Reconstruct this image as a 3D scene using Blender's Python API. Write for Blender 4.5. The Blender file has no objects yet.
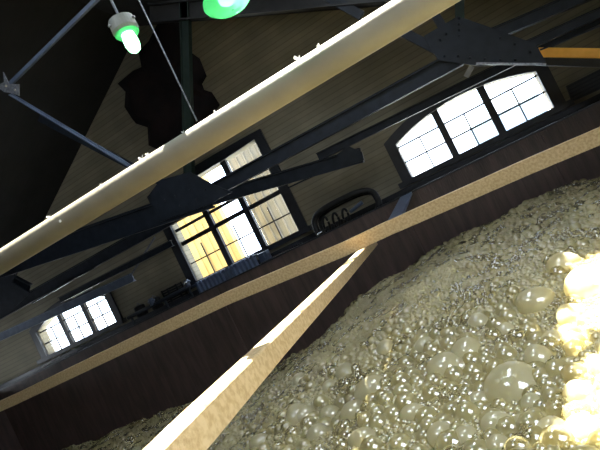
import bpy, bmesh, math, random
import numpy as np
from mathutils import Vector, Matrix
random.seed(7); rng = np.random.default_rng(7)
S = bpy.context.scene
COL = S.collection
# ------------------------------------------------------------------ camera
F = 480.0; EYE = Vector((0, 0, 3.2))
YAW = math.atan(480/1302); ROLL = math.radians(26); PITCH = math.atan(12/480)
fwd = Vector((-math.sin(YAW)*math.cos(PITCH), math.cos(YAW)*math.cos(PITCH), math.sin(PITCH)))
right0 = fwd.cross(Vector((0, 0, 1))).normalized(); up0 = right0.cross(fwd)
RI = right0*math.cos(ROLL) - up0*math.sin(ROLL)
UP = right0*math.sin(ROLL) + up0*math.cos(ROLL)
cd = bpy.data.cameras.new('camera'); cam = bpy.data.objects.new('camera', cd); COL.objects.link(cam)
cd.sensor_width = 36; cd.lens = 36*F/600; cd.clip_start = .05
cam.matrix_world = Matrix(((RI.x, UP.x, -fwd.x, EYE.x), (RI.y, UP.y, -fwd.y, EYE.y), (RI.z, UP.z, -fwd.z, EYE.z), (0, 0, 0, 1)))
S.camera = cam

def ray(px, py):
    return fwd + RI*((px-300)/F) + UP*(-(py-225)/F)
def PY(px, py, y): d = ray(px, py); return EYE + d*(y/d.y)
def PZ(px, py, z): d = ray(px, py); return EYE + d*((z-EYE.z)/d.z)
def PD(px, py, D): return EYE + ray(px, py)*D
def proj(p):
    q = Vector(p)-EYE; Z = q.dot(fwd); return (300+F*q.dot(RI)/Z, 225-F*q.dot(UP)/Z, Z)

# ------------------------------------------------------------------ object helpers
def link(name, bm, m, parent=None, smooth=False):
    me = bpy.data.meshes.new(name)
    bmesh.ops.recalc_face_normals(bm, faces=bm.faces[:])
    bm.to_mesh(me); bm.free()
    if m: me.materials.append(m)
    if smooth:
        for p in me.polygons: p.use_smooth = True
    o = bpy.data.objects.new(name, me); COL.objects.link(o)
    if parent:
        o.parent = parent
        o.matrix_parent_inverse = parent.matrix_world.inverted() if parent.type != 'EMPTY' else Matrix.Translation(-parent.location)
    return o
def tag(o, label=None, cat=None, group=None, kind=None):
    if label: o['label'] = label
    if cat: o['category'] = cat
    if group: o['group'] = group
    if kind: o['kind'] = kind
    return o
def thing(name, loc, label, cat, group=None):
    o = bpy.data.objects.new(name, None); COL.objects.link(o); o.location = loc; o.empty_display_size = .1
    return tag(o, label, cat, group)
def struct(name, bm, m): return tag(link(name, bm, m), kind='structure')
def box(bm, lo, hi):
    lo = Vector(lo); hi = Vector(hi)
    vs = [bm.verts.new((x, y, z)) for x in (lo.x, hi.x) for y in (lo.y, hi.y) for z in (lo.z, hi.z)]
    for f in ((0, 1, 3, 2), (4, 6, 7, 5), (0, 4, 5, 1), (2, 3, 7, 6), (0, 2, 6, 4), (1, 5, 7, 3)):
        bm.faces.new([vs[i] for i in f])
def extr(bm, poly, off):
    """polygon (list of Vectors) extruded by off"""
    off = Vector(off)
    a = [bm.verts.new(p) for p in poly]; b = [bm.verts.new(Vector(p)+off) for p in poly]
    n = len(poly)
    bm.faces.new(a); bm.faces.new(b[::-1])
    for i in range(n): bm.faces.new([a[i], b[i], b[(i+1) % n], a[(i+1) % n]])
def frame_of(d):
    d = d.normalized()
    s = d.cross(Vector((0, 0, 1)))
    if s.length < .05: s = Vector((1, 0, 0))
    s.normalize(); return d, s, s.cross(d)
def beam(bm, p, q, w, h, sect='box'):
    """bar from p to q; w sideways (towards the camera/wall), h in height"""
    p = Vector(p); q = Vector(q); d, s, u = frame_of(q-p); L = q-p
    if sect == 'box':
        pr = [(-w/2, -h/2), (w/2, -h/2), (w/2, h/2), (-w/2, h/2)]
    elif sect == 'i':
        t = max(.012, h*.09); g = .012
        pr = [(-w/2, -h/2), (w/2, -h/2), (w/2, -h/2+t), (g, -h/2+t), (g, h/2-t), (w/2, h/2-t), (w/2, h/2), (-w/2, h/2), (-w/2, h/2-t), (-g, h/2-t), (-g, -h/2+t), (-w/2, -h/2+t)]
    elif sect == 'l':
        t = .014
        pr = [(-w/2, -h/2), (w/2, -h/2), (w/2, -h/2+t), (-w/2+t, -h/2+t), (-w/2+t, h/2), (-w/2, h/2)]
    extr(bm, [p + s*a + u*b for a, b in pr], L)
def tube(bm, pts, r, seg=12, cap=True):
    pts = [Vector(p) for p in pts]; rings = []
    for i, p in enumerate(pts):
        d = (pts[min(i+1, len(pts)-1)]-pts[max(i-1, 0)])
        d, s, u = frame_of(d); rr = r[i] if hasattr(r, '__len__') else r
        rings.append([bm.verts.new(p + (s*math.cos(a)+u*math.sin(a))*rr) for a in [2*math.pi*k/seg for k in range(seg)]])
    for a, b in zip(rings, rings[1:]):
        for k in range(seg): bm.faces.new([a[k], a[(k+1) % seg], b[(k+1) % seg], b[k]])
    if cap: bm.faces.new(rings[0][::-1]); bm.faces.new(rings[-1])
def lathe(bm, c, prof, seg=28, cap=True):
    """profile of (r, z) around the vertical through c"""
    c = Vector(c); rings = []
    for r, z in prof:
        rings.append([bm.verts.new(c+Vector((max(r, .0005)*math.cos(2*math.pi*k/seg), max(r, .0005)*math.sin(2*math.pi*k/seg), z))) for k in range(seg)])
    for a, b in zip(rings, rings[1:]):
        for k in range(seg): bm.faces.new([a[k], a[(k+1) % seg], b[(k+1) % seg], b[k]])
    if cap: bm.faces.new(rings[0][::-1]); bm.faces.new(rings[-1])
def mk(): return bmesh.new()
def bevel(bm, w):
    bmesh.ops.bevel(bm, geom=bm.edges[:], offset=w, segments=2, affect='EDGES', profile=.6)

# ------------------------------------------------------------------ materials
def mat(name, c1, c2=None, rough=.7, scale=4, stretch=(1, 1, 1), metal=0, bump=.0, bscale=None, spec=.5, detail=6, lo=.35, hi=.65):
    m = bpy.data.materials.new(name); m.use_nodes = True; nt = m.node_tree; n = nt.nodes; b = n['Principled BSDF']
    b.inputs['Roughness'].default_value = rough; b.inputs['Metallic'].default_value = metal
    b.inputs['Specular IOR Level'].default_value = spec
    tc = n.new('ShaderNodeTexCoord'); mp = n.new('ShaderNodeMapping'); mp.inputs['Scale'].default_value = stretch
    nt.links.new(tc.outputs['Object'], mp.inputs['Vector'])
    nz = n.new('ShaderNodeTexNoise'); nz.inputs['Scale'].default_value = scale; nz.inputs['Detail'].default_value = detail
    nt.links.new(mp.outputs[0], nz.inputs['Vector'])
    cr = n.new('ShaderNodeValToRGB'); cr.color_ramp.elements[0].position = lo; cr.color_ramp.elements[1].position = hi
    cr.color_ramp.elements[0].color = (*c1, 1); cr.color_ramp.elements[1].color = (*(c2 or c1), 1)
    nt.links.new(nz.outputs['Fac'], cr.inputs['Fac']); nt.links.new(cr.outputs['Color'], b.inputs['Base Color'])
    if bump:
        nb = n.new('ShaderNodeTexNoise'); nb.inputs['Scale'].default_value = bscale or scale*4; nb.inputs['Detail'].default_value = 5
        nt.links.new(mp.outputs[0], nb.inputs['Vector'])
        bu = n.new('ShaderNodeBump'); bu.inputs['Strength'].default_value = bump; bu.inputs['Distance'].default_value = .02
        nt.links.new(nb.outputs['Fac'], bu.inputs['Height']); nt.links.new(bu.outputs[0], b.inputs['Normal'])
    return m
def siding(name, c1, c2, period, axis='Z', line=.25, **k):
    """painted boards: noise colour multiplied by thin dark joints every `period` metres"""
    m = mat(name, c1, c2, **k); nt = m.node_tree; n = nt.nodes; b = n['Principled BSDF']
    tc = n.new('ShaderNodeTexCoord'); sx = n.new('ShaderNodeSeparateXYZ'); nt.links.new(tc.outputs['Object'], sx.inputs[0])
    a = n.new('ShaderNodeMath'); a.operation = 'DIVIDE'; a.inputs[1].default_value = period; nt.links.new(sx.outputs[axis], a.inputs[0])
    fr = n.new('ShaderNodeMath'); fr.operation = 'FRACT'; nt.links.new(a.outputs[0], fr.inputs[0])
    lt = n.new('ShaderNodeMath'); lt.operation = 'GREATER_THAN'; lt.inputs[1].default_value = line; nt.links.new(fr.outputs[0], lt.inputs[0])
    fl = n.new('ShaderNodeMath'); fl.operation = 'FLOOR'; nt.links.new(a.outputs[0], fl.inputs[0])
    wn = n.new('ShaderNodeTexWhiteNoise'); wn.noise_dimensions = '1D'; nt.links.new(fl.outputs[0], wn.inputs['W'])
    mr = n.new('ShaderNodeMapRange'); mr.inputs['To Min'].default_value = .88; mr.inputs['To Max'].default_value = 1.06
    nt.links.new(wn.outputs['Value'], mr.inputs['Value'])
    m2 = n.new('ShaderNodeMapRange'); m2.inputs['To Min'].default_value = .74; m2.inputs['To Max'].default_value = 1.0; nt.links.new(lt.outputs[0], m2.inputs['Value'])
    mu = n.new('ShaderNodeMath'); mu.operation = 'MULTIPLY'; nt.links.new(mr.outputs[0], mu.inputs[0]); nt.links.new(m2.outputs[0], mu.inputs[1])
    src = b.inputs['Base Color'].links[0].from_socket
    vm = n.new('ShaderNodeVectorMath'); vm.operation = 'SCALE'; nt.links.new(src, vm.inputs[0]); nt.links.new(mu.outputs[0], vm.inputs['Scale'])
    nt.links.new(vm.outputs[0], b.inputs['Base Color'])
    return m
def emit(name, c, s):
    m = bpy.data.materials.new(name); m.use_nodes = True; b = m.node_tree.nodes['Principled BSDF']
    b.inputs['Base Color'].default_value = (*c, 1); b.inputs['Emission Color'].default_value = (*c, 1); b.inputs['Emission Strength'].default_value = s
    return m

M = {}
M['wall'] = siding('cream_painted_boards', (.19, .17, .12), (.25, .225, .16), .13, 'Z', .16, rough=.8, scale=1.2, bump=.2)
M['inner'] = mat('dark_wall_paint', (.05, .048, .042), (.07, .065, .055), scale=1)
M['roof'] = siding('dark_roof_boards', (.006, .006, .006), (.010, .010, .010), .2, 'Y', .08, rough=.9, scale=2)
M['floor'] = mat('dark_concrete_floor', (.05, .05, .05), (.08, .08, .075), scale=2)
M['steel'] = mat('blue_black_painted_steel', (.006, .009, .015), (.011, .016, .026), spec=.25, rough=.6, scale=6, bump=.1)
M['steelg'] = mat('green_black_painted_steel', (.004, .011, .009), (.008, .017, .013), spec=.25, rough=.6, scale=6)
M['framew'] = mat('blue_black_window_paint', (.005, .007, .013), (.010, .013, .02), rough=.5, scale=7)
M['rod'] = mat('worn_grey_steel', (.09, .10, .12), (.2, .21, .24), rough=.4, scale=30, metal=.4)
M['vat'] = siding('red_brown_stave_wood', (.052, .036, .033), (.085, .056, .050), .19, 'X', .05, rough=.6, scale=3, stretch=(3, 3, .5), bump=.3)
M['beam'] = mat('tan_speckled_timber', (.46, .32, .155), (.60, .45, .25), rough=.6, scale=28, detail=8, bump=.2, lo=.38, hi=.6)
M['pipe'] = mat('cream_painted_pipe', (.21, .19, .145), (.25, .228, .175), spec=.3, rough=.45, scale=3, bump=.08, bscale=40)
M['flake'] = mat('white_peeling_paint', (.8, .8, .78), rough=.6)
M['orange'] = mat('orange_painted_steel', (.85, .42, .05), (.95, .5, .08), rough=.5, scale=5)
M['lampgrey'] = mat('grey_cast_housing', (.18, .20, .20), (.26, .28, .27), rough=.5, scale=10)
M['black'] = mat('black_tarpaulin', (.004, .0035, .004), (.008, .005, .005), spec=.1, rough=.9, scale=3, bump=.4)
M['blue'] = mat('blue_grey_enamel', (.05, .07, .12), (.08, .11, .17), rough=.4, scale=6)
M['rubber'] = mat('black_rubber', (.008, .008, .009), (.014, .014, .014), spec=.25, rough=.5, scale=9)
M['pale'] = mat('pale_worn_wood', (.32, .33, .34), (.45, .45, .44), rough=.7, scale=9)
M['panel'] = mat('beige_smooth_panel', (.40, .34, .21), (.46, .40, .26), rough=.7, scale=1.5)
M['chrome'] = mat('bright_steel', (.6, .62, .65), rough=.2, metal=1)
M['corr'] = siding('yellow_tan_sheet_cladding', (.75, .52, .20), (.82, .60, .28), .30, 'X', .07, rough=.8, scale=1)
M['greyclad'] = siding('pale_grey_ribbed_sheet', (.17, .155, .12), (.26, .245, .21), .30, 'X', .07, rough=.8, scale=1)
M['white'] = mat('white_outdoor_render', (.85, .85, .83), (.9, .9, .88), rough=.8, scale=1)
M['bluewall'] = mat('pale_blue_outdoor_paint', (.24, .33, .42), (.28, .38, .48), rough=.8, scale=1)
M['ground'] = mat('pale_yard_ground', (.4, .4, .38), (.5, .5, .48), scale=1)
M['bulb'] = emit('lamp_bulb_glow', (.34, 1, .52), 8)
g = bpy.data.materials.new('window_glass'); g.use_nodes = True; nt = g.node_tree; nt.nodes.clear()
o_ = nt.nodes.new('ShaderNodeOutputMaterial'); mx = nt.nodes.new('ShaderNodeMixShader'); tr = nt.nodes.new('ShaderNodeBsdfTransparent'); gl = nt.nodes.new('ShaderNodeBsdfGlossy')
tr.inputs[0].default_value = (.93, .96, 1, 1); gl.inputs['Roughness'].default_value = .05; mx.inputs[0].default_value = .06
nt.links.new(tr.outputs[0], mx.inputs[1]); nt.links.new(gl.outputs[0], mx.inputs[2]); nt.links.new(mx.outputs[0], o_.inputs[0]); M['glass'] = g
g = bpy.data.materials.new('green_lamp_glass'); g.use_nodes = True; nt = g.node_tree; b = nt.nodes['Principled BSDF']; out = nt.nodes['Material Output']
b.inputs['Base Color'].default_value = (.25, .75, .42, 1); b.inputs['Roughness'].default_value = .2
tl = nt.nodes.new('ShaderNodeBsdfTranslucent'); tl.inputs[0].default_value = (.3, .95, .5, 1)
t2 = nt.nodes.new('ShaderNodeBsdfTransparent'); t2.inputs[0].default_value = (.5, 1, .65, 1)
m1 = nt.nodes.new('ShaderNodeMixShader'); m1.inputs[0].default_value = .7; m2 = nt.nodes.new('ShaderNodeMixShader'); m2.inputs[0].default_value = .55
nt.links.new(b.outputs[0], m1.inputs[1]); nt.links.new(tl.outputs[0], m1.inputs[2]); nt.links.new(m1.outputs[0], m2.inputs[1]); nt.links.new(t2.outputs[0], m2.inputs[2]); nt.links.new(m2.outputs[0], out.inputs[0])
M['green'] = g
def foam_mat(name, c1, c2, bump, bs, rough, clear):
    m = mat(name, c1, c2, rough=rough, scale=3, spec=.6); nt = m.node_tree; n = nt.nodes; b = n['Principled BSDF']
    vo = n.new('ShaderNodeTexVoronoi'); vo.inputs['Scale'].default_value = bs
    tc = n.new('ShaderNodeTexCoord'); nt.links.new(tc.outputs['Object'], vo.inputs['Vector'])
    iv = n.new('ShaderNodeMath'); iv.operation = 'SUBTRACT'; iv.inputs[0].default_value = 1; nt.links.new(vo.outputs['Distance'], iv.inputs[1])
    bu = n.new('ShaderNodeBump'); bu.inputs['Strength'].default_value = bump; bu.inputs['Distance'].default_value = .012
    nt.links.new(iv.outputs[0], bu.inputs['Height']); nt.links.new(bu.outputs[0], b.inputs['Normal'])
    out = n['Material Output']; b.inputs['Specular IOR Level'].default_value = 0
    base = b.outputs[0]
    if clear:
        nt.links.remove(b.inputs['Normal'].links[0])
        tp = n.new('ShaderNodeBsdfTransparent'); tp.inputs[0].default_value = (1, .98, .88, 1)
        tl = n.new('ShaderNodeBsdfTranslucent'); nt.links.new(b.inputs['Base Color'].links[0].from_socket, tl.inputs[0])
        ma = n.new('ShaderNodeMixShader'); ma.inputs[0].default_value = .35; nt.links.new(b.outputs[0], ma.inputs[1]); nt.links.new(tl.outputs[0], ma.inputs[2])
        mx = n.new('ShaderNodeMixShader'); mx.inputs[0].default_value = clear; nt.links.new(ma.outputs[0], mx.inputs[1]); nt.links.new(tp.outputs[0], mx.inputs[2]); base = mx.outputs[0]
    gl = n.new('ShaderNodeBsdfGlossy'); gl.inputs['Roughness'].default_value = .04 if clear else .15
    m3 = n.new('ShaderNodeMixShader'); m3.inputs[0].default_value = .22 if bs == 61 else .15; nt.links.new(base, m3.inputs[1]); nt.links.new(gl.outputs[0], m3.inputs[2]); nt.links.new(m3.outputs[0], out.inputs[0])
    return m
M['foam'] = foam_mat('yellow_white_froth', (.44, .375, .16), (.62, .55, .28), 1.0, 30, .3, 0)
M['bub'] = foam_mat('froth_bubble_skin', (.50, .435, .20), (.68, .61, .32), .05, 61, .2, .48)
M['dome'] = foam_mat('large_bubble_skin', (.64, .59, .36), (.82, .77, .52), .05, 60, .2, .4)

# ------------------------------------------------------------------ room shell
YW = 11.5          # far wall
XL, XR, YB = -17.8, 9.2, -5.0
ap = PY(140, 26, YW)                       # apex of the gable
pl = PY(47.5, 213, YW); kL = (ap.z-pl.z)/(ap.x-pl.x)
pr = PY(300, 13, YW); kR = (ap.z-pr.z)/(pr.x-ap.x)
def roof_z(x): return ap.z - (kL*(ap.x-x) if x < ap.x else kR*(x-ap.x))
while roof_z(XL) < 3.4: XL += .2
print('apex', ap, 'kL', kL, 'kR', kR, 'XL', XL, 'zR', roof_z(XR))

# windows on the far wall: (left px, right px on the sill, apex height)
def win_rect(l, r): a = PY(*l, YW); b = PY(*r, YW); return a.x, b.x
WIN = []
for (L, R, top, side, nm) in (((412, 177), (553.7, 108), (480, 84.5), (395, 145.5), 'r'), ((197, 280), (300, 231), (228, 158), (202, 171), 'm'), ((48, 355), (118, 321.5), (88, 294), (38, 332), 'l')):
    x0 = PY(*L, YW).x; x1 = PY(*R, YW).x; z0 = (PY(*L, YW).z+PY(*R, YW).z)/2
    z1 = PY(*top, YW).z; zs = PY(*side, YW).z
    WIN.append((x0, x1, z0, z1, zs)); print('win', nm, x0, x1, z0, z1, zs)
def arch(x, x0, x1, zs, z1):
    t = (x-(x0+x1)/2)/((x1-x0)/2); return zs + (z1-zs)*(1-t*t)
# wall outline as vertical slices around the window holes
bm = mk(); SP = .05
N = 14
def quad_wall(bm, xa, xb, za0, zb0, za1, zb1):
    extr(bm, [Vector((xa, YW, za0)), Vector((xb, YW, zb0)), Vector((xb, YW, zb1)), Vector((xa, YW, za1))], (0, .35, 0))
xs = sorted([XL, XR, ap.x] + [w[0] for w in WIN] + [w[1] for w in WIN])
for a, b in zip(xs, xs[1:]):
    w = [w for w in WIN if w[0]-1e-4 <= a and b <= w[1]+1e-4]
    if not w: quad_wall(bm, a, b, 0, 0, roof_z(a), roof_z(b)); continue
    x0, x1, z0, z1, zs = w[0]
    quad_wall(bm, a, b, 0, 0, z0, z0)
    for i in range(N):
        p = a+(b-a)*i/N; q = a+(b-a)*(i+1)/N
        quad_wall(bm, p, q, arch(p, x0, x1, zs, z1), arch(q, x0, x1, zs, z1), roof_z(p), roof_z(q))
struct('wall_far', bm, M['wall'])
bm = mk(); box(bm, (XL-.3, YB, 0), (XL, 6.6, roof_z(XL))); box(bm, (XL-.3, 9.2, 0), (XL, YW, roof_z(XL))); box(bm, (XL-.3, 6.6, 0), (XL, 9.2, 1.9)); struct('wall_left', bm, M['inner'])  # unseen gap added here to light the left part of the far wall
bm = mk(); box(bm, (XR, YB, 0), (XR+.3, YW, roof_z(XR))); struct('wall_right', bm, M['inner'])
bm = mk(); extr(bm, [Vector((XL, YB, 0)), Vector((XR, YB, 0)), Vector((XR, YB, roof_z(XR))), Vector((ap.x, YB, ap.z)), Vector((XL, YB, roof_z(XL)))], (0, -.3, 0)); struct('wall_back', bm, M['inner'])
bm = mk(); box(bm, (XL-.3, YB-.3, -.2), (XR+.3, YW+.3, 0)); struct('floor', bm, M['floor'])

# ------------------------------------------------------------------ main dimensions of the vat and the beams
YV = 10.3; RIM = EYE.z-.17
YA = 7.5
A_top = [PY(-60, 428.5, YA), PY(14, 394.5, YA), PY(154, 326.5, YA), PY(225, 292.5, YA), PY(340, 243.5, YA), PY(385, 222, YA), PY(460, 188.5, YA), PY(520, 161.5, YA), PY(600, 127, YA), PY(680, 92, YA)]
B_r = [PD(163, 447, 1.75), PD(200, 409.6, 1.95), PD(274.4, 337, 3.1), PD(341.5, 271.5, 5.5), PD(366.6, 246, 7.85)]
for p in B_r: print('B', p)
for p in A_top: print('A', p)
pipe_a = PD(0, 262.5, 4.45); pipe_b = PD(425, 1, 2.8)
print('pipe', pipe_a, pipe_b)

# sun
SUN = Vector((-.16, .35, .88)).normalized()
def up_to_roof(p):
    p = Vector(p); lo, hi = 0., 30.
    for _ in range(50):
        t = (lo+hi)/2; q = p+SUN*t
        if q.z < roof_z(q.x): lo = t
        else: hi = t
    return p+SUN*lo
FZ = EYE.z-1.32
def inside(x, y, P):
    s = None
    for i in range(len(P)):
        a = P[i]; b = P[(i+1) % len(P)]
        c = (b[0]-a[0])*(y-a[1])-(b[1]-a[1])*(x-a[0])
        if s is None: s = c > 0
        elif (c > 0) != s: return False
    return True
dpipe = (pipe_b-pipe_a)
def seg_hit(c, a, b, r):
    """does the sun ray through roof point c pass within r of the segment a-b"""
    u = -SUN; v = b-a; w = c-a; A_ = 1.; B_ = u.dot(v); C_ = v.dot(v); D_ = u.dot(w); E_ = v.dot(w); den = A_*C_-B_*B_
    t = max(0, min(1, (A_*E_-B_*D_)/den)); q = a+v*t; k = (q-c).dot(u)
    return k > 0 and (c+u*k-q).length < r
PATCH = [[(564, 250), (700, 215), (700, 320), (562, 304)], [(566, 338), (760, 260), (760, 560), (515, 480), (545, 400)], [(538, 300), (566, 296), (572, 322), (556, 334)]]
PP = [[tuple(PZ(*p, FZ+.1)[:2]) for p in P_] for P_ in PATCH]
SEGS = [(pipe_a-dpipe*.3, pipe_b+dpipe*.3, .115)]
sideB = Vector((-(B_r[-1]-B_r[0]).y, (B_r[-1]-B_r[0]).x, 0)).normalized()*.072
B_lit = B_r[:-1]+[B_r[-2].lerp(B_r[-1], .86)]
for a_, b_ in zip(B_lit, B_lit[1:]): SEGS.append((a_+sideB, b_+sideB, .068))
BB = [up_to_roof(p) for s_ in SEGS for p in s_[:2]]+[up_to_roof((x, y, FZ+.1)) for P_ in PP for x, y in P_]
bx0, bx1 = min(p.x for p in BB)-.4, max(p.x for p in BB)+.4; by0, by1 = min(p.y for p in BB)-.4, max(p.y for p in BB)+.4
def open_sky(x, y):
    if inside(x, y, SKY_HOLE) or inside(x, y, SKY_HOLE2): return True
    if not (bx0 < x < bx1 and by0 < y < by1): return False
    c = Vector((x, y, roof_z(x)))
    for a_, b_, r_ in SEGS:
        if seg_hit(c, a_, b_, r_): return True
    k = (c.z-FZ-.1)/SUN.z; g_ = c-SUN*k
    return any(inside(g_.x, g_.y, P_) for P_ in PP)
SKY_HOLE = [(-4.6, .2), (-1.8, .2), (-1.8, 2.4), (-4.6, 2.4)]; SKY_HOLE2 = [(1.6, -2.0), (5.6, -2.0), (5.6, 1.8), (1.6, 1.8)]  # unseen roof holes added for sky fill and bubble glints
# roof boards with unseen slots added so sun strikes pipe, beam and froth
bm = mk(); ST = .025
ys = np.arange(YB, YW+.3, ST)
xs = sorted(list(np.arange(XL-.3, ap.x, ST))+[ap.x]+list(np.arange(ap.x+ST, XR+.3+ST, ST)))
for xa, xb in zip(xs, xs[1:]):
    start = None; xm = (xa+xb)/2
    for i, y in enumerate(list(ys)+[None]):
        ok = y is not None and not open_sky(xm, y+ST/2)
        if ok and start is None: start = y
        if not ok and start is not None:
            e = y if y is not None else ys[-1]+ST
            za, zb = roof_z(xa), roof_z(xb)
            extr(bm, [Vector((xa, start, za)), Vector((xb, start, zb)), Vector((xb, e, zb)), Vector((xa, e, za))], (0, 0, .02)); start = None
struct('ceiling', bm, M['roof'])

# ------------------------------------------------------------------ windows
def window(n, w, bars_z, frame_w, sillz=0.0):
    x0, x1, z0, z1, zs = w
    root = thing('window_%d' % n, ((x0+x1)/2, YW, z0), None, None); root['kind'] = 'structure'
    N = 20
    def archpoly(a, b, lowf, upf):
        P = [Vector((a+(b-a)*i/N, 0, lowf(a+(b-a)*i/N))) for i in range(N+1)] + [Vector((b-(b-a)*i/N, 0, upf(b-(b-a)*i/N))) for i in range(N+1)]
        return P
    # thick dark surround standing proud of the boards
    bm = mk(); fw = frame_w
    up = lambda x: arch(x, x0-fw, x1+fw, zs+fw*.6, z1+fw)
    lo = lambda x: arch(x, x0, x1, zs, z1)
    steps = [x0+(x1-x0)*i/N for i in range(N+1)]
    for a, b in zip(steps, steps[1:]):
        extr(bm, [Vector((a, YW-.07, lo(a))), Vector((b, YW-.07, lo(b))), Vector((b, YW-.07, up(b))), Vector((a, YW-.07, up(a)))], (0, .1, 0))
    extr(bm, [Vector((x0-fw, YW-.07, z0)), Vector((x0, YW-.07, z0)), Vector((x0, YW-.07, up(x0))), Vector((x0-fw, YW-.07, up(x0-fw)))], (0, .1, 0))
    extr(bm, [Vector((x1, YW-.07, z0)), Vector((x1+fw, YW-.07, z0)), Vector((x1+fw, YW-.07, up(x1+fw))), Vector((x1, YW-.07, up(x1)))], (0, .1, 0))
    link('window_frame', bm, M['framew'], root)
    bm = mk(); box(bm, (x0-fw-.1, YW-.2, z0-.13), (x1+fw+.1, YW+.3, z0)); link('window_sill', bm, M['framew'], root)
    lw = (x1-x0)/3; mw = .06*(x1-x0)/2.4
    for k in (1, 2):
        xm = x0+lw*k; bm = mk(); extr(bm, [Vector((xm-mw, YW+.05, z0)), Vector((xm+mw, YW+.05, z0)), Vector((xm+mw, YW+.05, lo(xm+mw))), Vector((xm-mw, YW+.05, lo(xm-mw)))], (0, .12, 0))
        link('mullion', bm, M['framew'], root)
    for z, t in bars_z:
        bm = mk(); box(bm, (x0, YW+.08, z-t), (x1, YW+.12, z+t)); link('glazing_bar', bm, M['framew'], root)
    for k in range(3):
        a = x0+lw*k; b = a+lw; bm = mk()
        extr(bm, archpoly(a, b, lambda x: z0, lo), (0, .006, 0)); bmesh.ops.translate(bm, verts=bm.verts, vec=(0, YW+.1, 0))
        link('pane', bm, M['glass'], root)
        xm = (a+b)/2
        if n != 3 and k != 1 or n == 2:
            pass
        bm = mk(); zt = min(lo(xm), z0+(z1-z0)*(.66 if n != 2 else .36))
        box(bm, (xm-.016, YW+.085, z0), (xm+.016, YW+.115, zt)); link('glazing_bar', bm, M['framew'], root)
    return root
w = WIN[0]; h = w[3]-w[2]; window(1, w, [(w[2]+h*.33, .02), (w[2]+h*.66, .02)], .24)
w = WIN[1]; h = w[3]-w[2]; window(2, w, [(w[2]+h*.20, .018), (w[2]+h*.44, .06), (w[2]+h*.60, .04), (w[2]+h*.76, .04)], .26)
w = WIN[2]; h = w[3]-w[2]; window(3, w, [(w[2]+h*.33, .022), (w[2]+h*.68, .022)], .24)
# long dark ledge running under the windows
bm = mk(); box(bm, (XL, YW-.38, EYE.z-.12), (XR, YW, EYE.z-.02)); box(bm, (XL, YW-.1, EYE.z-1.4), (XR, YW, EYE.z-.12)); struct('trim_1', bm, M['framew'])
# beige panel left of the left window
a = PY(0, 345, YW); b = PY(38, 352, YW)

# ------------------------------------------------------------------ outdoors
bm = mk(); box(bm, (-60, YW+.6, -.3), (40, 60, -.05)); struct('floor_yard', bm, M['ground'])
def outhouse(name, x0, x1, y, z1, m, label, ribs=False):
    r = thing(name, ((x0+x1)/2, y+1.5, 0), label, 'building')
    bm = mk(); box(bm, (x0, y, -.05), (x1, y+.3, z1))
    if ribs:
        x = x0
        while x < x1: box(bm, (x, y-.05, 0), (x+.05, y, z1)); x += .3
    link('wall_cladding', bm, m, r)
    bm = mk(); extr(bm, [Vector((x0-.2, y-.2, z1)), Vector((x1+.05, y-.2, z1)), Vector((x1+.05, y+.5, z1)), Vector((x0-.2, y+.5, z1))], (0, 0, .15)); link('roof_slab', bm, M['white'], r)
def wx(f, y): return (WIN[1][0]+(WIN[1][1]-WIN[1][0])*f)*y/YW
outhouse('yard_shed', wx(0, 14.2)-1.0, wx(.46, 14.2), 14.2, 7.4, M['corr'], 'yellow tan sheet clad building outside the left half of the middle window', True)
outhouse('yard_store', wx(.72, 15.6), wx(1.0, 15.6)+2.2, 15.6, 7.4, M['greyclad'], 'pale grey ribbed building outside the right third of the middle window', True)
outhouse('yard_building', .7, 3.6, 22, 4.25, M['bluewall'], 'pale blue building outside the right window')

# ------------------------------------------------------------------ the vat
VX0, VX1, VY0 = -15.3, 8.4, -.55
vat = thing('fermenting_vat', ((VX0+VX1)/2, 5, 0), 'huge red-brown open wooden vat full of froth', 'vat')
bm = mk(); box(bm, (VX0, YV, 0), (VX1, YV+.1, RIM)); 
link('far_side', bm, M['vat'], vat)
bm = mk(); box(bm, (VX0-.1, VY0, 0), (VX0, YV+.1, RIM)); link('end_side', bm, M['vat'], vat)
bm = mk(); box(bm, (VX1, VY0, 0), (VX1+.1, YV+.1, RIM)); link('end_side', bm, M['vat'], vat)
bm = mk(); box(bm, (VX0, VY0-.1, 0), (VX1, VY0, EYE.z-.75)); link('near_side', bm, M['vat'], vat)
bm = mk(); box(bm, (VX0, VY0, 0), (VX1, YV, .1)); link('vat_bottom', bm, M['vat'], vat)
bm = mk(); box(bm, (VX0-.1, YV-.02, RIM), (VX1+.1, YV+.14, RIM+.035)); link('rim_cap', bm, M['framew'], vat)
for px, py in ((414, 236), (236, 330), (560, 165)):
    p = PY(px, py, YV); bm = mk(); box(bm, (p.x-.05, YV-.05, EYE.z-2.6), (p.x+.05, YV, RIM-.02)); bevel(bm, .008); link('wall_batten', bm, M['vat'], vat)
# cross beam A (bowed plank, follows its own slight bend)
def plank(name, tops, h, w, m, side):
    """tops: points of the upper edge facing the camera; side: unit vector away from camera"""
    bm = mk(); rings = []; e = .012
    for p in tops:
        rings.append([bm.verts.new(q) for q in (p-Vector((0, 0, e)), p+side*e, p+side*(w-e), p+side*w-Vector((0, 0, e)), p+side*w-Vector((0, 0, h)), p-Vector((0, 0, h)))])
    for a, b in zip(rings, rings[1:]):
        for k in range(6): bm.faces.new([a[k], a[(k+1) % 6], b[(k+1) % 6], b[k]])
    bm.faces.new(rings[0]); bm.faces.new(rings[-1][::-1])
    return link(name, bm, m)
ta = [Vector((VX0-.1, YA, A_top[0].z+.0))]+A_top+[Vector((VX1+.1, YA, A_top[-1].z))]
A = plank('cross_beam', ta, .225, .12, M['beam'], Vector((0, 1, 0)))
tag(A, 'long tan timber beam crossing the froth vat parallel to the windows', 'beam')
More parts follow.
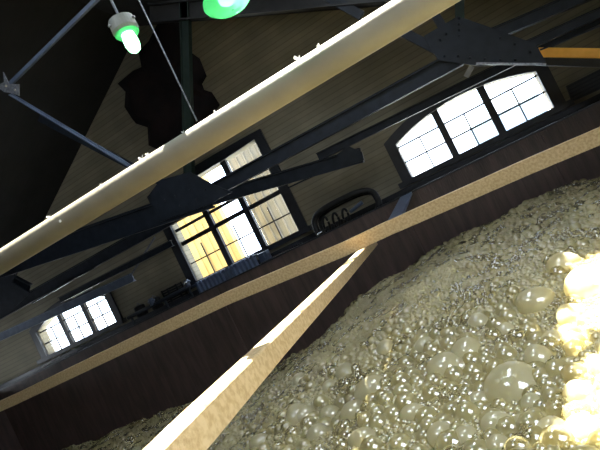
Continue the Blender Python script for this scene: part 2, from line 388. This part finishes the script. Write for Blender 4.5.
# beam B
d = (B_r[-1]-B_r[0]); side = Vector((-d.y, d.x, 0)).normalized()
back = B_r[0]+(B_r[0]-B_r[1]).normalized()*2.2
tb = [back]+B_r+[B_r[-1]+(B_r[-1]-B_r[-2]).normalized()*1.3]
B = plank('cross_beam', tb, .138, .15, M['beam'], side)
tag(B, 'tan timber beam with sunlit white top running from the foreground over the froth', 'beam')
# bracing board from the crossing up to the vat rim
q0 = PY(394, 222, YA+.16); q1 = PY(406.5, 195.5, YV)
bm = mk(); beam(bm, q0, q1+Vector((0, -.02, .0)), .26, .05); st = link('brace_board', bm, M['blue'])
tag(st, 'blue-grey sloping board behind the crossing of the two beams', 'board')

# ------------------------------------------------------------------ froth
def foam_base(x, y):
    x = np.asarray(x, float); y = np.asarray(y, float)
    t = 1/(1+np.exp((x+3.6)*1.1))
    z = EYE.z-1.36-1.25*t
    z = z+.05*np.sin(1.7*x+.6)*np.cos(1.3*y)+.035*np.sin(3.1*x-2*y)+.02*np.sin(6.3*x+4.1*y+1)
    z = z+.28*np.exp(-((x-1.9)**2/1.1+(y-2.1)**2/1.6))     # heap nearest to the camera on the right
    z = z+.16*np.exp(-((x-5.2)**2/6+(y-8)**2/4))*0
    return z
def np_mesh(name, V, Fq, m, n):
    me = bpy.data.meshes.new(name)
    me.vertices.add(len(V)); me.vertices.foreach_set('co', V.astype(np.float32).ravel())
    k = Fq.shape[1]
    me.loops.add(Fq.size); me.loops.foreach_set('vertex_index', Fq.astype(np.int32).ravel())
    me.polygons.add(len(Fq)); me.polygons.foreach_set('loop_start', np.arange(0, Fq.size, k, dtype=np.int32))
    me.polygons.foreach_set('use_smooth', np.ones(len(Fq), bool)); me.update(calc_edges=True); me.validate()
    me.materials.append(m); o = bpy.data.objects.new(name, me); COL.objects.link(o); return o
gx = np.linspace(VX0+.01, VX1-.01, 420); gy = np.linspace(VY0+.01, YV-.01, 240)
GX, GY = np.meshgrid(gx, gy); GZ = foam_base(GX, GY)
V = np.stack([GX.ravel(), GY.ravel(), GZ.ravel()], 1); nx = len(gx)
I = (np.arange(len(gy)-1)[:, None]*nx+np.arange(nx-1)[None, :]).ravel()
Fq = np.stack([I, I+1, I+nx+1, I+nx], 1)
fo = np_mesh('froth_surface', V, Fq, M['foam'], 4)
tag(fo, 'heaving surface of pale yellow froth filling the vat', 'froth', kind='stuff')

def ico(sub):
    b = bmesh.new(); bmesh.ops.create_icosphere(b, subdivisions=sub, radius=1)
    bmesh.ops.delete(b, geom=[f for f in b.faces if f.calc_center_median().z < -.25], context='FACES')
    b.verts.ensure_lookup_table(); V = np.array([v.co[:] for v in b.verts]); Fc = np.array([[v.index for v in f.verts] for f in b.faces]); b.free(); return V, Fc
ICO = {1: ico(1), 2: ico(2), 3: ico(3)}
def smooth_noise(x, y, s, seed):
    r = np.random.default_rng(seed); z = 0
    for _ in range(7):
        a = r.uniform(0, 6.28); k = r.uniform(.6, 1.6)*s; z = z+np.sin(k*(x*np.cos(a)+y*np.sin(a))+r.uniform(0, 6.28))
    return z/7*1.6
# big bubbles: pixel, radius in pixels, label
BIG = [(512, 386, 27, 'largest pale froth bubble, a tall glossy dome beside the sunlit froth'),
       (588, 283, 24, 'large blown-out white bubble in the sunlight at the right'),
       (563, 264, 17, 'smaller rounded sunlit bubble left of the large blown-out one'),
       (572, 315, 15, 'sunlit bubble directly below the large blown-out white one'),
       (535, 300, 18, 'broad flat glassy bubble in shade left of the sunlit froth'),
       (372, 389, 17, 'round glossy bubble standing alone amid fine froth, nearest the middle foreground'),
       (444, 368, 18, 'wide greenish bubble up and left of the largest dome'),
       (354, 412, 15, None), (330, 386, 9, None), (306, 415, 11, None), (330, 414, 11, None), (362, 438, 14, None), (440, 434, 15, None),
       (466, 350, 16, None), (458, 366, 11, None), (538, 357, 15, None), (497, 424, 15, None), (525, 424, 14, None), (465, 436, 13, None),
       (497, 445, 12, None), (552, 430, 16, None), (532, 402, 12, None), (298, 415, 14, None), (260, 442, 11, None), (318, 434, 12, None),
       (345, 372, 10, None), (478, 322, 11, None), (580, 395, 17, None), (585, 430, 18, None), (480, 400, 12, None), (412, 412, 12, None),
       (385, 348, 10, None), (505, 330, 10, None), (425, 345, 11, None), (300, 380, 9, None), (555, 340, 13, None)]
big_xyz = []
Vb, Fb = ICO[3]
for i, (px, py, rp, lab) in enumerate(BIG):
    p = PZ(px, py, EYE.z-1.25)
    for _ in range(8):
        z = float(foam_base(p.x, p.y)); r = rp*(proj(p)[2])/F; p = PZ(px, py, z+r*.25)
    r = rp*(proj(p)[2])/F
    big_xyz.append((p.x, p.y, r))
    sq = rng.uniform(.8, 1.0)
    wob = 1+.04*np.sin(Vb[:, :1]*3+i)+.03*np.sin(Vb[:, 1:2]*4+2*i)
    P = Vb*np.array([r*rng.uniform(.95, 1.1), r*rng.uniform(.95, 1.1), r*sq])*wob
    o = np_mesh('froth_bubble', P, Fb, M['dome'], 3); o.location = (p.x, p.y, z+r*.12)
    tag(o, lab or 'medium pale froth bubble among others of its size in the foreground froth', 'bubble', 'large bubbles standing out of the foreground froth')
big_xyz = np.array(big_xyz)
def scatter(xr, yr, n, rlo, rhi, seed, sub, blk):
    r = np.random.default_rng(seed)
    x = r.uniform(*xr, n); y = r.uniform(*yr, n)
    # keep what the camera could see, with a generous margin
    X = x*RI.x*0; q = np.stack([x, y, foam_base(x, y)], 1)-np.array(EYE[:])
    Z = q@np.array(fwd[:]); U = 300+F*(q@np.array(RI[:]))/Z; W = 225-F*(q@np.array(UP[:]))/Z
    k = (Z > .8) & (U > -160) & (U < 760) & (W < 640) & (W > 0)
    x, y, Z = x[k], y[k], Z[k]
    ns = smooth_noise(x, y, 2.6, 3)+r.normal(0, .22, len(x))
    t = np.clip((ns+.7)/1.4, 0, 1)
    big = r.random(len(x)) < .012+.06*np.clip((t-.35)/.5, 0, 1); rad = np.where(big, rlo+(rhi-rlo)*r.uniform(.25, 1, len(x))**1.4, rlo*r.uniform(.75, 1.7, len(x))*(.8+.5*t))
    if len(big_xyz):
        dd = np.hypot(x[:, None]-big_xyz[None, :, 0], y[:, None]-big_xyz[None, :, 1]); ok = (dd > big_xyz[None, :, 2]*1.02).all(1)
        x, y, rad = x[ok], y[ok], rad[ok]
    # thin out overlaps with a hash grid
    order = np.argsort(-rad); cell = {}; keep = []
    cs = rlo*6
    def put(i):
        k_ = int(rad[i]//cs)+1
        for a in range(int((x[i]-rad[i])//cs), int((x[i]+rad[i])//cs)+1):
            for b in range(int((y[i]-rad[i])//cs), int((y[i]+rad[i])//cs)+1): cell.setdefault((a, b), []).append(i)
    for i in order:
        cx, cy = int(x[i]//cs), int(y[i]//cs); good = True
        for a in (-1, 0, 1):
            for b in (-1, 0, 1):
                for j in cell.get((cx+a, cy+b), ()):
                    if (x[i]-x[j])**2+(y[i]-y[j])**2 < (.62*(rad[i]+rad[j]))**2: good = False; break
                if not good: break
            if not good: break
        if good: put(i); keep.append(i)
    x, y, rad = x[keep], y[keep], rad[keep]
    blk.append((x, y, rad, sub))
blk = []
scatter((-7, 4.2), (.2, 4.6), 210000, .0145, .085, 11, 2, blk)
scatter((-14, 7.5), (4.6, YV-.05), 130000, .024, .085, 12, 2, blk)
Vs = []; Fs = []; off = 0; tot = 0
for x, y, rad, sub in blk:
    Vi, Fi = ICO[sub]; n = len(x); tot += n
    c = np.stack([x, y, foam_base(x, y)+rad*rng.uniform(-.1, .35, n)], 1)
    P = (c[:, None, :]+Vi[None]*rad[:, None, None]*np.array([1, 1, .9])).reshape(-1, 3)
    G = (Fi[None]+(np.arange(n)*len(Vi))[:, None, None]).reshape(-1, 3)+off
    Vs.append(P); Fs.append(G); off += len(P)
print('bubbles', tot, 'faces', sum(len(f) for f in Fs))
o = np_mesh('fine_froth', np.concatenate(Vs), np.concatenate(Fs), M['bub'], 3)
tag(o, 'countless small glossy bubbles covering the froth in the vat', 'froth', kind='stuff')

# ------------------------------------------------------------------ overhead pipe
root = thing('overhead_pipe', (pipe_a+pipe_b)/2, 'large cream painted pipe running high across the picture above the vat', 'pipe')
bm = mk(); pa = pipe_a-dpipe*.8; pb = pipe_b+dpipe*1.3
n = 40; pts = [pa.lerp(pb, i/n) for i in range(n+1)]
tube(bm, pts, .102, 40); link('pipe_body', bm, M['pipe'], root, True)
for k, (px, py, s) in enumerate(((341, 27, .012), (83, 192, .01), (196, 116, .011), (150, 150, .007), (357, 17, .007), (203, 113, .007), (240, 90, .006), (270, 70, .006))):
    bm = mk(); t = (px-0)/425; c = pipe_a.lerp(pipe_b, t); p = c+Vector((0, -.03, .1)); 
    for j in range(3):
        a = random.uniform(0, 6.28); dd = Vector((math.cos(a), math.sin(a), .7))*s*1.8
        v = [bm.verts.new(p+w) for w in (Vector((0, 0, -.006)), dd, dd+Vector((s, 0, s)), Vector((s*1.6, 0, -.006)))]
        bm.faces.new(v)
    r_ = bmesh.ops.solidify(bm, geom=bm.faces[:], thickness=.002)
    link('paint_flake', bm, M['flake'], root)
c = pipe_a.lerp(pipe_b, 101/425); bm = mk()
lathe(bm, (0, 0, 0), [(.001, 0), (.012, .001), (.012, .006), (.001, .007)], 12)
bmesh.ops.rotate(bm, verts=bm.verts, matrix=Matrix.Rotation(math.radians(80), 3, 'X')); bmesh.ops.translate(bm, verts=bm.verts, vec=c+Vector((0, -.099, -.0)))
link('paint_chip', bm, M['flake'], root)
# hangers outside the frame carrying the pipe
for t in (-.35, 1.5):
    c = pipe_a.lerp(pipe_b, t); bm = mk(); tube(bm, [c+Vector((0, 0, .1)), Vector((c.x, c.y, roof_z(c.x)))], .008, 8); link('hanger_rod', bm, M['rod'], root)
    bm = mk(); tube(bm, [c-dpipe.normalized()*.025, c+dpipe.normalized()*.025], .11, 30); link('hanger_band', bm, M['rod'], root)

# ------------------------------------------------------------------ roof trusses
def W(y, px, py, w): return w*proj(PY(px, py, y))[2]/F
def member(root, name, y, a, b, wpx, m='steel', sect='i', depth=.14):
    p = PY(*a, y); q = PY(*b, y); w = wpx*(proj(p)[2]+proj(q)[2])/2/F
    bm = mk(); beam(bm, p, q, depth, w, sect); return link(name, bm, M[m], root)
YT = 8.4
t1 = thing('roof_truss', PY(300, 145, YT), 'large blue-black steel roof truss with wide riveted gusset plate above right window', 'roof truss')
member(t1, 'bottom_chord', YT, (460, 57), (196, 200), 15)
member(t1, 'bottom_chord', YT, (210, 196), (-40, 281), 22)
member(t1, 'web_member', YT, (395, 28), (445, 54), 9, 'steel', 'box', .08)
member(t1, 'web_member', YT, (420, -10), (448, 36), 8, 'steel', 'box', .08)
member(t1, 'web_member', YT, (459, -30), (460, 30), 9, 'steelg', 'box', .1)
member(t1, 'web_member', YT, (480, 40), (780, -87), 13)
member(t1, 'web_member', YT, (524, 47), (780, -68), 10)
member(t1, 'tie_rod', YT, (540, 50), (660, 2), 1.6, 'steel', 'box', .02)
member(t1, 'web_member', YT, (184, -40), (190, 205), 10, 'steelg', 'i', .12)
member(t1, 'web_member', YT, (40, 118), (205, 205), 7, 'steel', 'box', .07)
member(t1, 'tie_rod', YT, (452, 70), (330, 134), 2, 'rod', 'box', .02)
member(t1, 'top_chord', YT, (150, 14), (440, -14), 20, 'rubber')
member(t1, 'web_member', YT, (322, -6), (362, 16), 9, 'steel', 'box', .08)
def gusset(root, y, poly, th=.03, m='steel', rivets=()):
    bm = mk(); P = [PY(px, py, y-.09) for px, py in poly]; extr(bm, P, (0, th, 0)); g_ = link('gusset_plate', bm, M[m], root)
    if rivets:
        bm = mk()
        for px, py in rivets:
            c = PY(px, py, y-.095); b2 = bmesh.ops.create_icosphere(bm, subdivisions=1, radius=.024, matrix=Matrix.Translation(c))
        o = link('rivets', bm, M['steel'], g_, True); tag(o, kind='stuff')
    return g_
gusset(t1, YT, [(424, 36), (458, 16), (492, 28), (536, 44), (546, 62), (480, 66), (438, 60)], rivets=[(459, 18+i*6) for i in range(4)]+[(444, 56), (458, 56), (500, 38), (515, 44), (530, 52), (470, 58), (485, 59), (500, 60), (515, 60), (440, 40), (446, 34)])
gusset(t1, YT, [(148, 196), (160, 180), (190, 172), (212, 184), (232, 192), (210, 204), (160, 222)], rivets=[(165, 200), (175, 196), (190, 190), (205, 190), (180, 206), (196, 200)])
bm = mk(); beam(bm, PY(476, 63.5, YT-.12), PY(546, 64.5, YT-.12), .04, .03); link('edge_angle', bm, M['rod'], t1)
# members further back
YT2 = 10.3
t2 = thing('roof_truss', PY(300, 165, YT2), 'darker slimmer steel truss between the big truss and the window wall', 'roof truss')
member(t2, 'bottom_chord', YT2, (720, -40), (318, 157), 9)
member(t2, 'bottom_chord', YT2, (362, 155), (190, 205), 14)
member(t2, 'bottom_chord', YT2, (190, 208), (-20, 325), 11)
member(t2, 'web_member', YT2, (172, 243), (60, 300), 6)
member(t2, 'web_member', YT2, (133, 277), (-20, 346), 8, 'blue')
member(t2, 'web_member', YT2, (30, 289), (0, 273), 10)
member(t2, 'tie_rod', YT2, (330, 168), (288, 188), 1.6, 'steel', 'box', .02)
member(t2, 'tie_rod', YT2, (155, 237), (128, 280), 1.8, 'rod', 'box', .02)
gusset(t2, YT2, [(-4, 276), (10, 264), (18, 268), (12, 283), (30, 293), (16, 306), (-6, 310)])
gusset(t2, YT2, [(336, 155), (348, 146), (362, 152), (364, 160), (350, 164)])
bm = mk(); beam(bm, PY(32, 303, YT2-.12), PY(74, 279, YT2-.12), .05, .045); beam(bm, PY(76, 277.5, YT2-.12), PY(95, 267.5, YT2-.12), .05, .045); link('edge_strip', bm, M['chrome'], t2)  # bright metal strips stand in for the lit edge of a pipe
bm = mk(); beam(bm, PY(72, 298, YT2-.12), PY(92, 288, YT2-.12), .04, .03); link('edge_strip', bm, M['pale'], t2)
bm = mk(); beam(bm, PY(472, 66, YT2), PY(466, 77, YT2), .03, .1); link('web_bracket', bm, M['pale'], t2)
# rods with a turnbuckle bracket, upper left
YR = 5.2
t3 = thing('bracing_rods', PY(8, 88, YR), 'pair of steel bracing rods meeting at a small bracket in upper left corner', 'bracing')
member(t3, 'tie_rod', YR, (200, -102), (4, 90), 4, 'blue', 'l', .04)
member(t3, 'tie_rod', YR, (10, 94), (140, 172), 3, 'blue', 'l', .04)
member(t3, 'tie_rod', YR, (2, 88), (-40, 78), 3, 'blue', 'box', .03)
bm = mk(); extr(bm, [PY(px, py, YR-.03) for px, py in ((3, 72), (9, 84), (19, 84), (19, 96), (12, 93), (4, 92), (-4, 86), (4, 82))], (0, .012, 0)); link('joint_plate', bm, M['rod'], t3)
for px, py in ((6, 86), (15, 90)): bm = mk(); tube(bm, [PY(px, py, YR-.05), PY(px, py, YR)], .014, 8); link('bolt', bm, M['chrome'], t3)
# thin hanging wire
w0 = PY(133, -12, 5.0); w1 = PY(197, 121, 5.0)
bm = mk(); tube(bm, [w0, w1], .009, 8); o = link('hanging_rod', bm, M['rod']); tag(o, 'thin grey rod slanting from the roof down behind the cream pipe', 'rod')
# orange beam
bm = mk(); p = PY(538, 52.5, 9.5); q = PY(760, 56, 8.9)
d_, s_, u_ = frame_of(q-p)
o_b = thing('crane_rail', p, 'orange painted steel beam jutting in from the right edge above window', 'beam')
beam(bm, p, q, .12, .16); bevel(bm, .01); link('rail_web', bm, M['orange'], o_b)
bm = mk(); beam(bm, p+u_*-.15, q+u_*-.15, .16, .13); link('rail_flange', bm, M['rubber'], o_b)
# ragged black tarpaulin
YC = 9.6
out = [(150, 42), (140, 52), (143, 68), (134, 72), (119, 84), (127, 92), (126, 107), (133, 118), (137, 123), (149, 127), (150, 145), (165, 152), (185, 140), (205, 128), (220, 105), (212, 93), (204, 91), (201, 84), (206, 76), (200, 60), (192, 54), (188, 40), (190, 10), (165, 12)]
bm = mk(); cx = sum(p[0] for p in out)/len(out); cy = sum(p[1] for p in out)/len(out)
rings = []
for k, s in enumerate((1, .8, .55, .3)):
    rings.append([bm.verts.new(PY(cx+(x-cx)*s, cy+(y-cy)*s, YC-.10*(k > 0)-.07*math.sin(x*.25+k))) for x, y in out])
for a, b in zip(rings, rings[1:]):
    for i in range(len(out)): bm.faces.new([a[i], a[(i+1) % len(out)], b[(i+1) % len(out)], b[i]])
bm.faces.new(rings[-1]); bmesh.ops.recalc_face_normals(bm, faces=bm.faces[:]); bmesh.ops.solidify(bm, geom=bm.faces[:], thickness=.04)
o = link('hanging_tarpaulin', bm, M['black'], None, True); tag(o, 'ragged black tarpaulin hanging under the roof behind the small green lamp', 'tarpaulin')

# ------------------------------------------------------------------ lamps
def lamp(px, py, D, s, label, dome):
    c = PD(px, py, D); r = thing('pendant_lamp', c, label, 'lamp')
    bm = mk(); lathe(bm, c, [(.02*s, .19*s), (.05*s, .17*s), (.115*s, .15*s), (.12*s, .05*s), (.105*s, .02*s), (.06*s, .015*s)], 28); link('lamp_housing', bm, M['lampgrey'], r, False)
    if dome:
        bm = mk(); lathe(bm, c, [(.10*s, .03*s), (.17*s, -.02*s), (.225*s, -.085*s), (.235*s, -.12*s), (.22*s, -.15*s), (.17*s, -.19*s), (.09*s, -.215*s), (.01*s, -.22*s)], 36, False); link('lamp_shade', bm, M['green'], r, True)
        bm = mk(); lathe(bm, c, [(.001, -.02*s), (.05*s, -.03*s), (.085*s, -.08*s), (.08*s, -.13*s), (.04*s, -.16*s), (.001, -.17*s)], 24, False); link('bulb', bm, M['bulb'], r, True)
    else:
        bm = mk(); lathe(bm, c, [(.10*s, .03*s), (.112*s, .015*s), (.10*s, 0), (.075*s, .0)], 28, False); link('lamp_rim', bm, M['green'], r, True)
        bm = mk(); lathe(bm, c, [(.055*s, .01*s), (.065*s, -.04*s), (.066*s, -.10*s), (.05*s, -.15*s), (.02*s, -.172*s), (.001, -.175*s)], 28, False); link('bulb', bm, M['bulb'], r, True)
    bm = mk(); tube(bm, [c+Vector((0, 0, .18*s)), Vector((c.x, c.y, roof_z(c.x)))], .012*s, 8); link('conduit', bm, M['rod'], r)
    for a in range(3):
        bm = mk(); an = a*2.09; tube(bm, [c+Vector((.118*s*math.cos(an), .118*s*math.sin(an), .1*s)), c+Vector((.14*s*math.cos(an), .14*s*math.sin(an), .1*s))], .012*s, 8)
        link('clamp_screw', bm, M['rod'], r)
    return c
lamp(128, 35, 4.0, .93, 'small glowing lamp with grey housing and bare oblong bulb in upper left', False)
lamp(222, -12, 3.0, .70, 'glowing lamp with green glass dome cut off by the top edge', True)

# ------------------------------------------------------------------ things on and about the ledge
LZ = EYE.z-.02
def on_ledge(px, y=YW-.22): # x position on ledge for an image column near the sill line
    best = None
    for k in range(400):
        x = XL+(XR-XL)*k/400; q = proj((x, y, LZ))
        if best is None or abs(q[0]-px) < best[0]: best = (abs(q[0]-px), x)
    return best[1]
# finned radiator under the middle window
x0 = PY(198, 282, YW-.5).x; x1 = PY(256, 262, YW-.5).x
r = thing('finned_radiator', ((x0+x1)/2, YW-.52, EYE.z-.5), 'blue-grey finned radiator below the yellow middle window', 'radiator')
zt = PY(225, 268, YW-.55).z; zb = RIM-.3
nf = 15
for i in range(nf):
    x = x0+(x1-x0)*i/(nf-1); bm = mk(); box(bm, (x-.035, YW-.62, zb), (x+.035, YW-.46, zt)); bevel(bm, .012); link('fin', bm, M['blue'], r)
bm = mk(); tube(bm, [Vector((x0-.2, YW-.54, zt-.06)), Vector((x1+.15, YW-.54, zt-.06))], .03, 12); link('header_pipe', bm, M['blue'], r)
bm = mk(); tube(bm, [Vector((x0-.1, YW-.54, zb)), Vector((x0-.1, YW-.54, 0))], .03, 10); tube(bm, [Vector((x1+.1, YW-.54, zb)), Vector((x1+.1, YW-.54, 0))], .03, 10)
tube(bm, [Vector((x0-.1, YW-.54, zb+.05)), Vector((x1+.1, YW-.54, zb+.05))], .03, 10); link('leg_pipe', bm, M['blue'], r)
p = PY(263, 257, YW-.6)
r = thing('control_box', (p.x, YW-.5, LZ), 'small blue metal box at the right end of the finned radiator', 'box')
bm = mk(); box(bm, (p.x-.13, YW-.6, p.z-.11), (p.x+.13, YW-.383, p.z+.12)); bevel(bm, .015); link('box_body', bm, M['blue'], r)
bm = mk(); box(bm, (p.x-.09, YW-.62, p.z-.06), (p.x+.05, YW-.6, p.z+.08)); link('box_door', bm, M['blue'], r)
# bright strip of sill right of it
a = PY(271, 258, YW-.42); b = PY(303, 242.5, YW-.42); bm = mk(); beam(bm, a, b, .04, .03); o = link('steel_strip', bm, M['chrome']); tag(o, 'thin bright steel strip lying along ledge right of the blue box', 'strip')
# oblong loop of black hose with pump parts inside
c = PY(346, 214, YV+.35); hw = .80; hh = .34
r = thing('hose_loop', (c.x, c.y, RIM), 'oblong loop of thick black hose on ledge between middle and right windows', 'hose')
def loop(c, hw, hh, rad, n=48):
    P = []
    for i in range(n):
        a = 2*math.pi*i/n; ca, sa = math.cos(a), math.sin(a); P.append(c+Vector((hw*math.copysign(abs(ca)**.55, ca), .03*math.sin(3*a), hh*math.copysign(abs(sa)**.75, sa))))
    return P
bm = mk(); P = loop(c, hw, hh, .07); tube(bm, P+[P[0]], .075, 12, False); link('hose', bm, M['rubber'], r, True)
bm = mk(); P = loop(c+Vector((.03, .16, -.02)), hw*.93, hh*.9, .06); tube(bm, P+[P[0]], .06, 12, False); link('hose', bm, M['rubber'], r, True)
for k, (dx, rr) in enumerate(((-.55, .2), (-.3, .18), (-.05, .17))):
    bm = mk(); P = [c+Vector((dx+.03*math.sin(a), .05+.02*k, -.04))+Vector((.07*math.cos(a), 0, rr*math.sin(a))) for a in [2*math.pi*i/24 for i in range(25)]]
    tube(bm, P, .03, 10, False); link('inner_coil', bm, M['rubber'], r, True)
bm = mk(); tube(bm, [c+Vector((.1, .05, .0)), c+Vector((.45, .05, .08))], .045, 12); link('coupling', bm, M['blue'], r, True)
p = PY(320, 233, YV+.2); 
bm = mk(); tube(bm, [p-Vector((.07, 0, .02)), p+Vector((.07, 0, .02))], .03, 12); o = link('coupling', bm, M['chrome'], r, True); o['label'] = 'bright steel coupling'
# board lying on the rim at lower left
a = PY(44, 376, YV-.0); b = PY(59, 365.5, YV+.3)
bm = mk(); beam(bm, Vector((a.x, YV+.05, RIM+.08)), Vector((b.x, YV+.45, RIM+.14)), .26, .05); bevel(bm, .006); o = link('loose_board', bm, M['pale']); tag(o, 'short pale board lying on the vat rim below the left window', 'board')
# pipe rail with fittings left of the middle window
a = PY(128, 318, YV+.5); b = PY(190, 286, YV+.5)
r = thing('pipe_rail', (a+b)/2, 'grey pipe rail with valve fittings behind the vat between left and middle windows', 'pipe')
bm = mk(); tube(bm, [a, b], .05, 12); link('rail_tube', bm, M['steel'], r, True)
for t, m_ in ((.42, 'blue'), (.98, 'blue')):
    p = a.lerp(b, t); bm = mk(); tube(bm, [p, p+Vector((0, 0, .2))], .07, 12); tube(bm, [p+Vector((-.11, 0, .12)), p+Vector((.11, 0, .12))], .035, 10)
    f_ = link('valve', bm, M[m_], r, True)
bm = mk(); p = b+Vector((-.03, -.08, .1)); lathe(bm, p, [(.01, 0), (.05, .01), (.05, .05), (.01, .06)], 14); link('valve_cap', bm, M['chrome'], r, True)
for t in (.05, .6, .97):
    p = a.lerp(b, t); bm = mk(); tube(bm, [p, Vector((p.x, p.y, 0))], .035, 10); link('rail_post', bm, M['steel'], r)
# dark crate stack
p = PY(172, 291, YW-.25)
def crate(c, w, h, d, label):
    r = thing('slatted_crate', Vector((c.x, c.y, c.z)), label, 'crate')
    for k in range(3):
        bm = mk(); z = c.z+h*(k+.08)/3; box(bm, (c.x-w/2, c.y-d/2, z), (c.x+w/2, c.y-d/2+.02, z+h/3*.7)); box(bm, (c.x-w/2, c.y+d/2-.02, z), (c.x+w/2, c.y+d/2, z+h/3*.7))
        box(bm, (c.x-w/2, c.y-d/2+.02, z), (c.x-w/2+.02, c.y+d/2-.02, z+h/3*.7)); box(bm, (c.x+w/2-.02, c.y-d/2+.02, z), (c.x+w/2, c.y+d/2-.02, z+h/3*.7)); link('slat_band', bm, M['rubber'], r)
    for sx in (-1, 1):
        for sy in (-1, 1): bm = mk(); box(bm, (c.x+sx*(w/2-.02)-.02, c.y+sy*(d/2-.02)-.02, c.z), (c.x+sx*(w/2-.02)+.02, c.y+sy*(d/2-.02)+.02, c.z+h)); link('corner_post', bm, M['rubber'], r)
crate(Vector((p.x, YW-.2, LZ)), .62, .2, .3, 'lower dark slatted crate on the ledge left of the middle window')
crate(Vector((p.x, YW-.2, LZ+.2)), .56, .2, .3, 'upper dark slatted crate on the ledge left of the middle window')
# drums
for px, lab in ((136, 'dark rounded drum on the ledge, nearest to the left window'), (150, 'dark rounded drum on the ledge, nearer to the crates')):
    x = on_ledge(px+8, YW-.2); bm = mk()
    r = thing('small_drum', (x, YW-.2, LZ), lab, 'drum')
    lathe(bm, (x, YW-.2, LZ), [(.15, 0), (.17, .02), (.165, .12), (.175, .14), (.165, .16), (.165, .28), (.15, .31), (.03, .33)], 20); link('drum_body', bm, M['rubber'], r, True)
    bm = mk(); tube(bm, [Vector((x-.08, YW-.2, LZ+.31)), Vector((x, YW-.2, LZ+.4)), Vector((x+.08, YW-.2, LZ+.31))], .012, 8); link('drum_handle', bm, M['rod'], r)
# louvre vent right of the right window
P = [(566, 86), (602, 68), (612, 84), (572, 102)]
r = thing('louvre_vent', PY(585, 88, YW), 'dark slotted vent on the wall at the right edge', 'vent')
bm = mk(); extr(bm, [PY(px, py, YW-.06) for px, py in P], (0, .06, 0)); link('vent_body', bm, M['framew'], r)
for k in range(5):
    t = (k+.5)/5; a = PY(P[0][0]+(P[3][0]-P[0][0])*t+1, P[0][1]+(P[3][1]-P[0][1])*t, YW-.08); b = PY(P[1][0]+(P[2][0]-P[1][0])*t-1, P[1][1]+(P[2][1]-P[1][1])*t, YW-.08)
    bm = mk(); beam(bm, a, b, .03, .03); link('louvre', bm, M['steel'], r)

# ------------------------------------------------------------------ light
world = bpy.data.worlds.new('World'); S.world = world; world.use_nodes = True
bg = world.node_tree.nodes['Background']; bg.inputs[0].default_value = (.84, .92, 1, 1); bg.inputs[1].default_value = 9
sl = bpy.data.lights.new('sun', 'SUN'); sl.energy = 58; sl.angle = math.radians(.35); sl.color = (1, .96, .84)
so = bpy.data.objects.new('sun', sl); COL.objects.link(so); so.rotation_euler = SUN.to_track_quat('Z', 'Y').to_euler(); so.location = SUN*30
vs = S.view_settings; vs.view_transform = 'Standard'; vs.look = 'None'; vs.exposure = 0; vs.gamma = 1; vs.use_curve_mapping = False
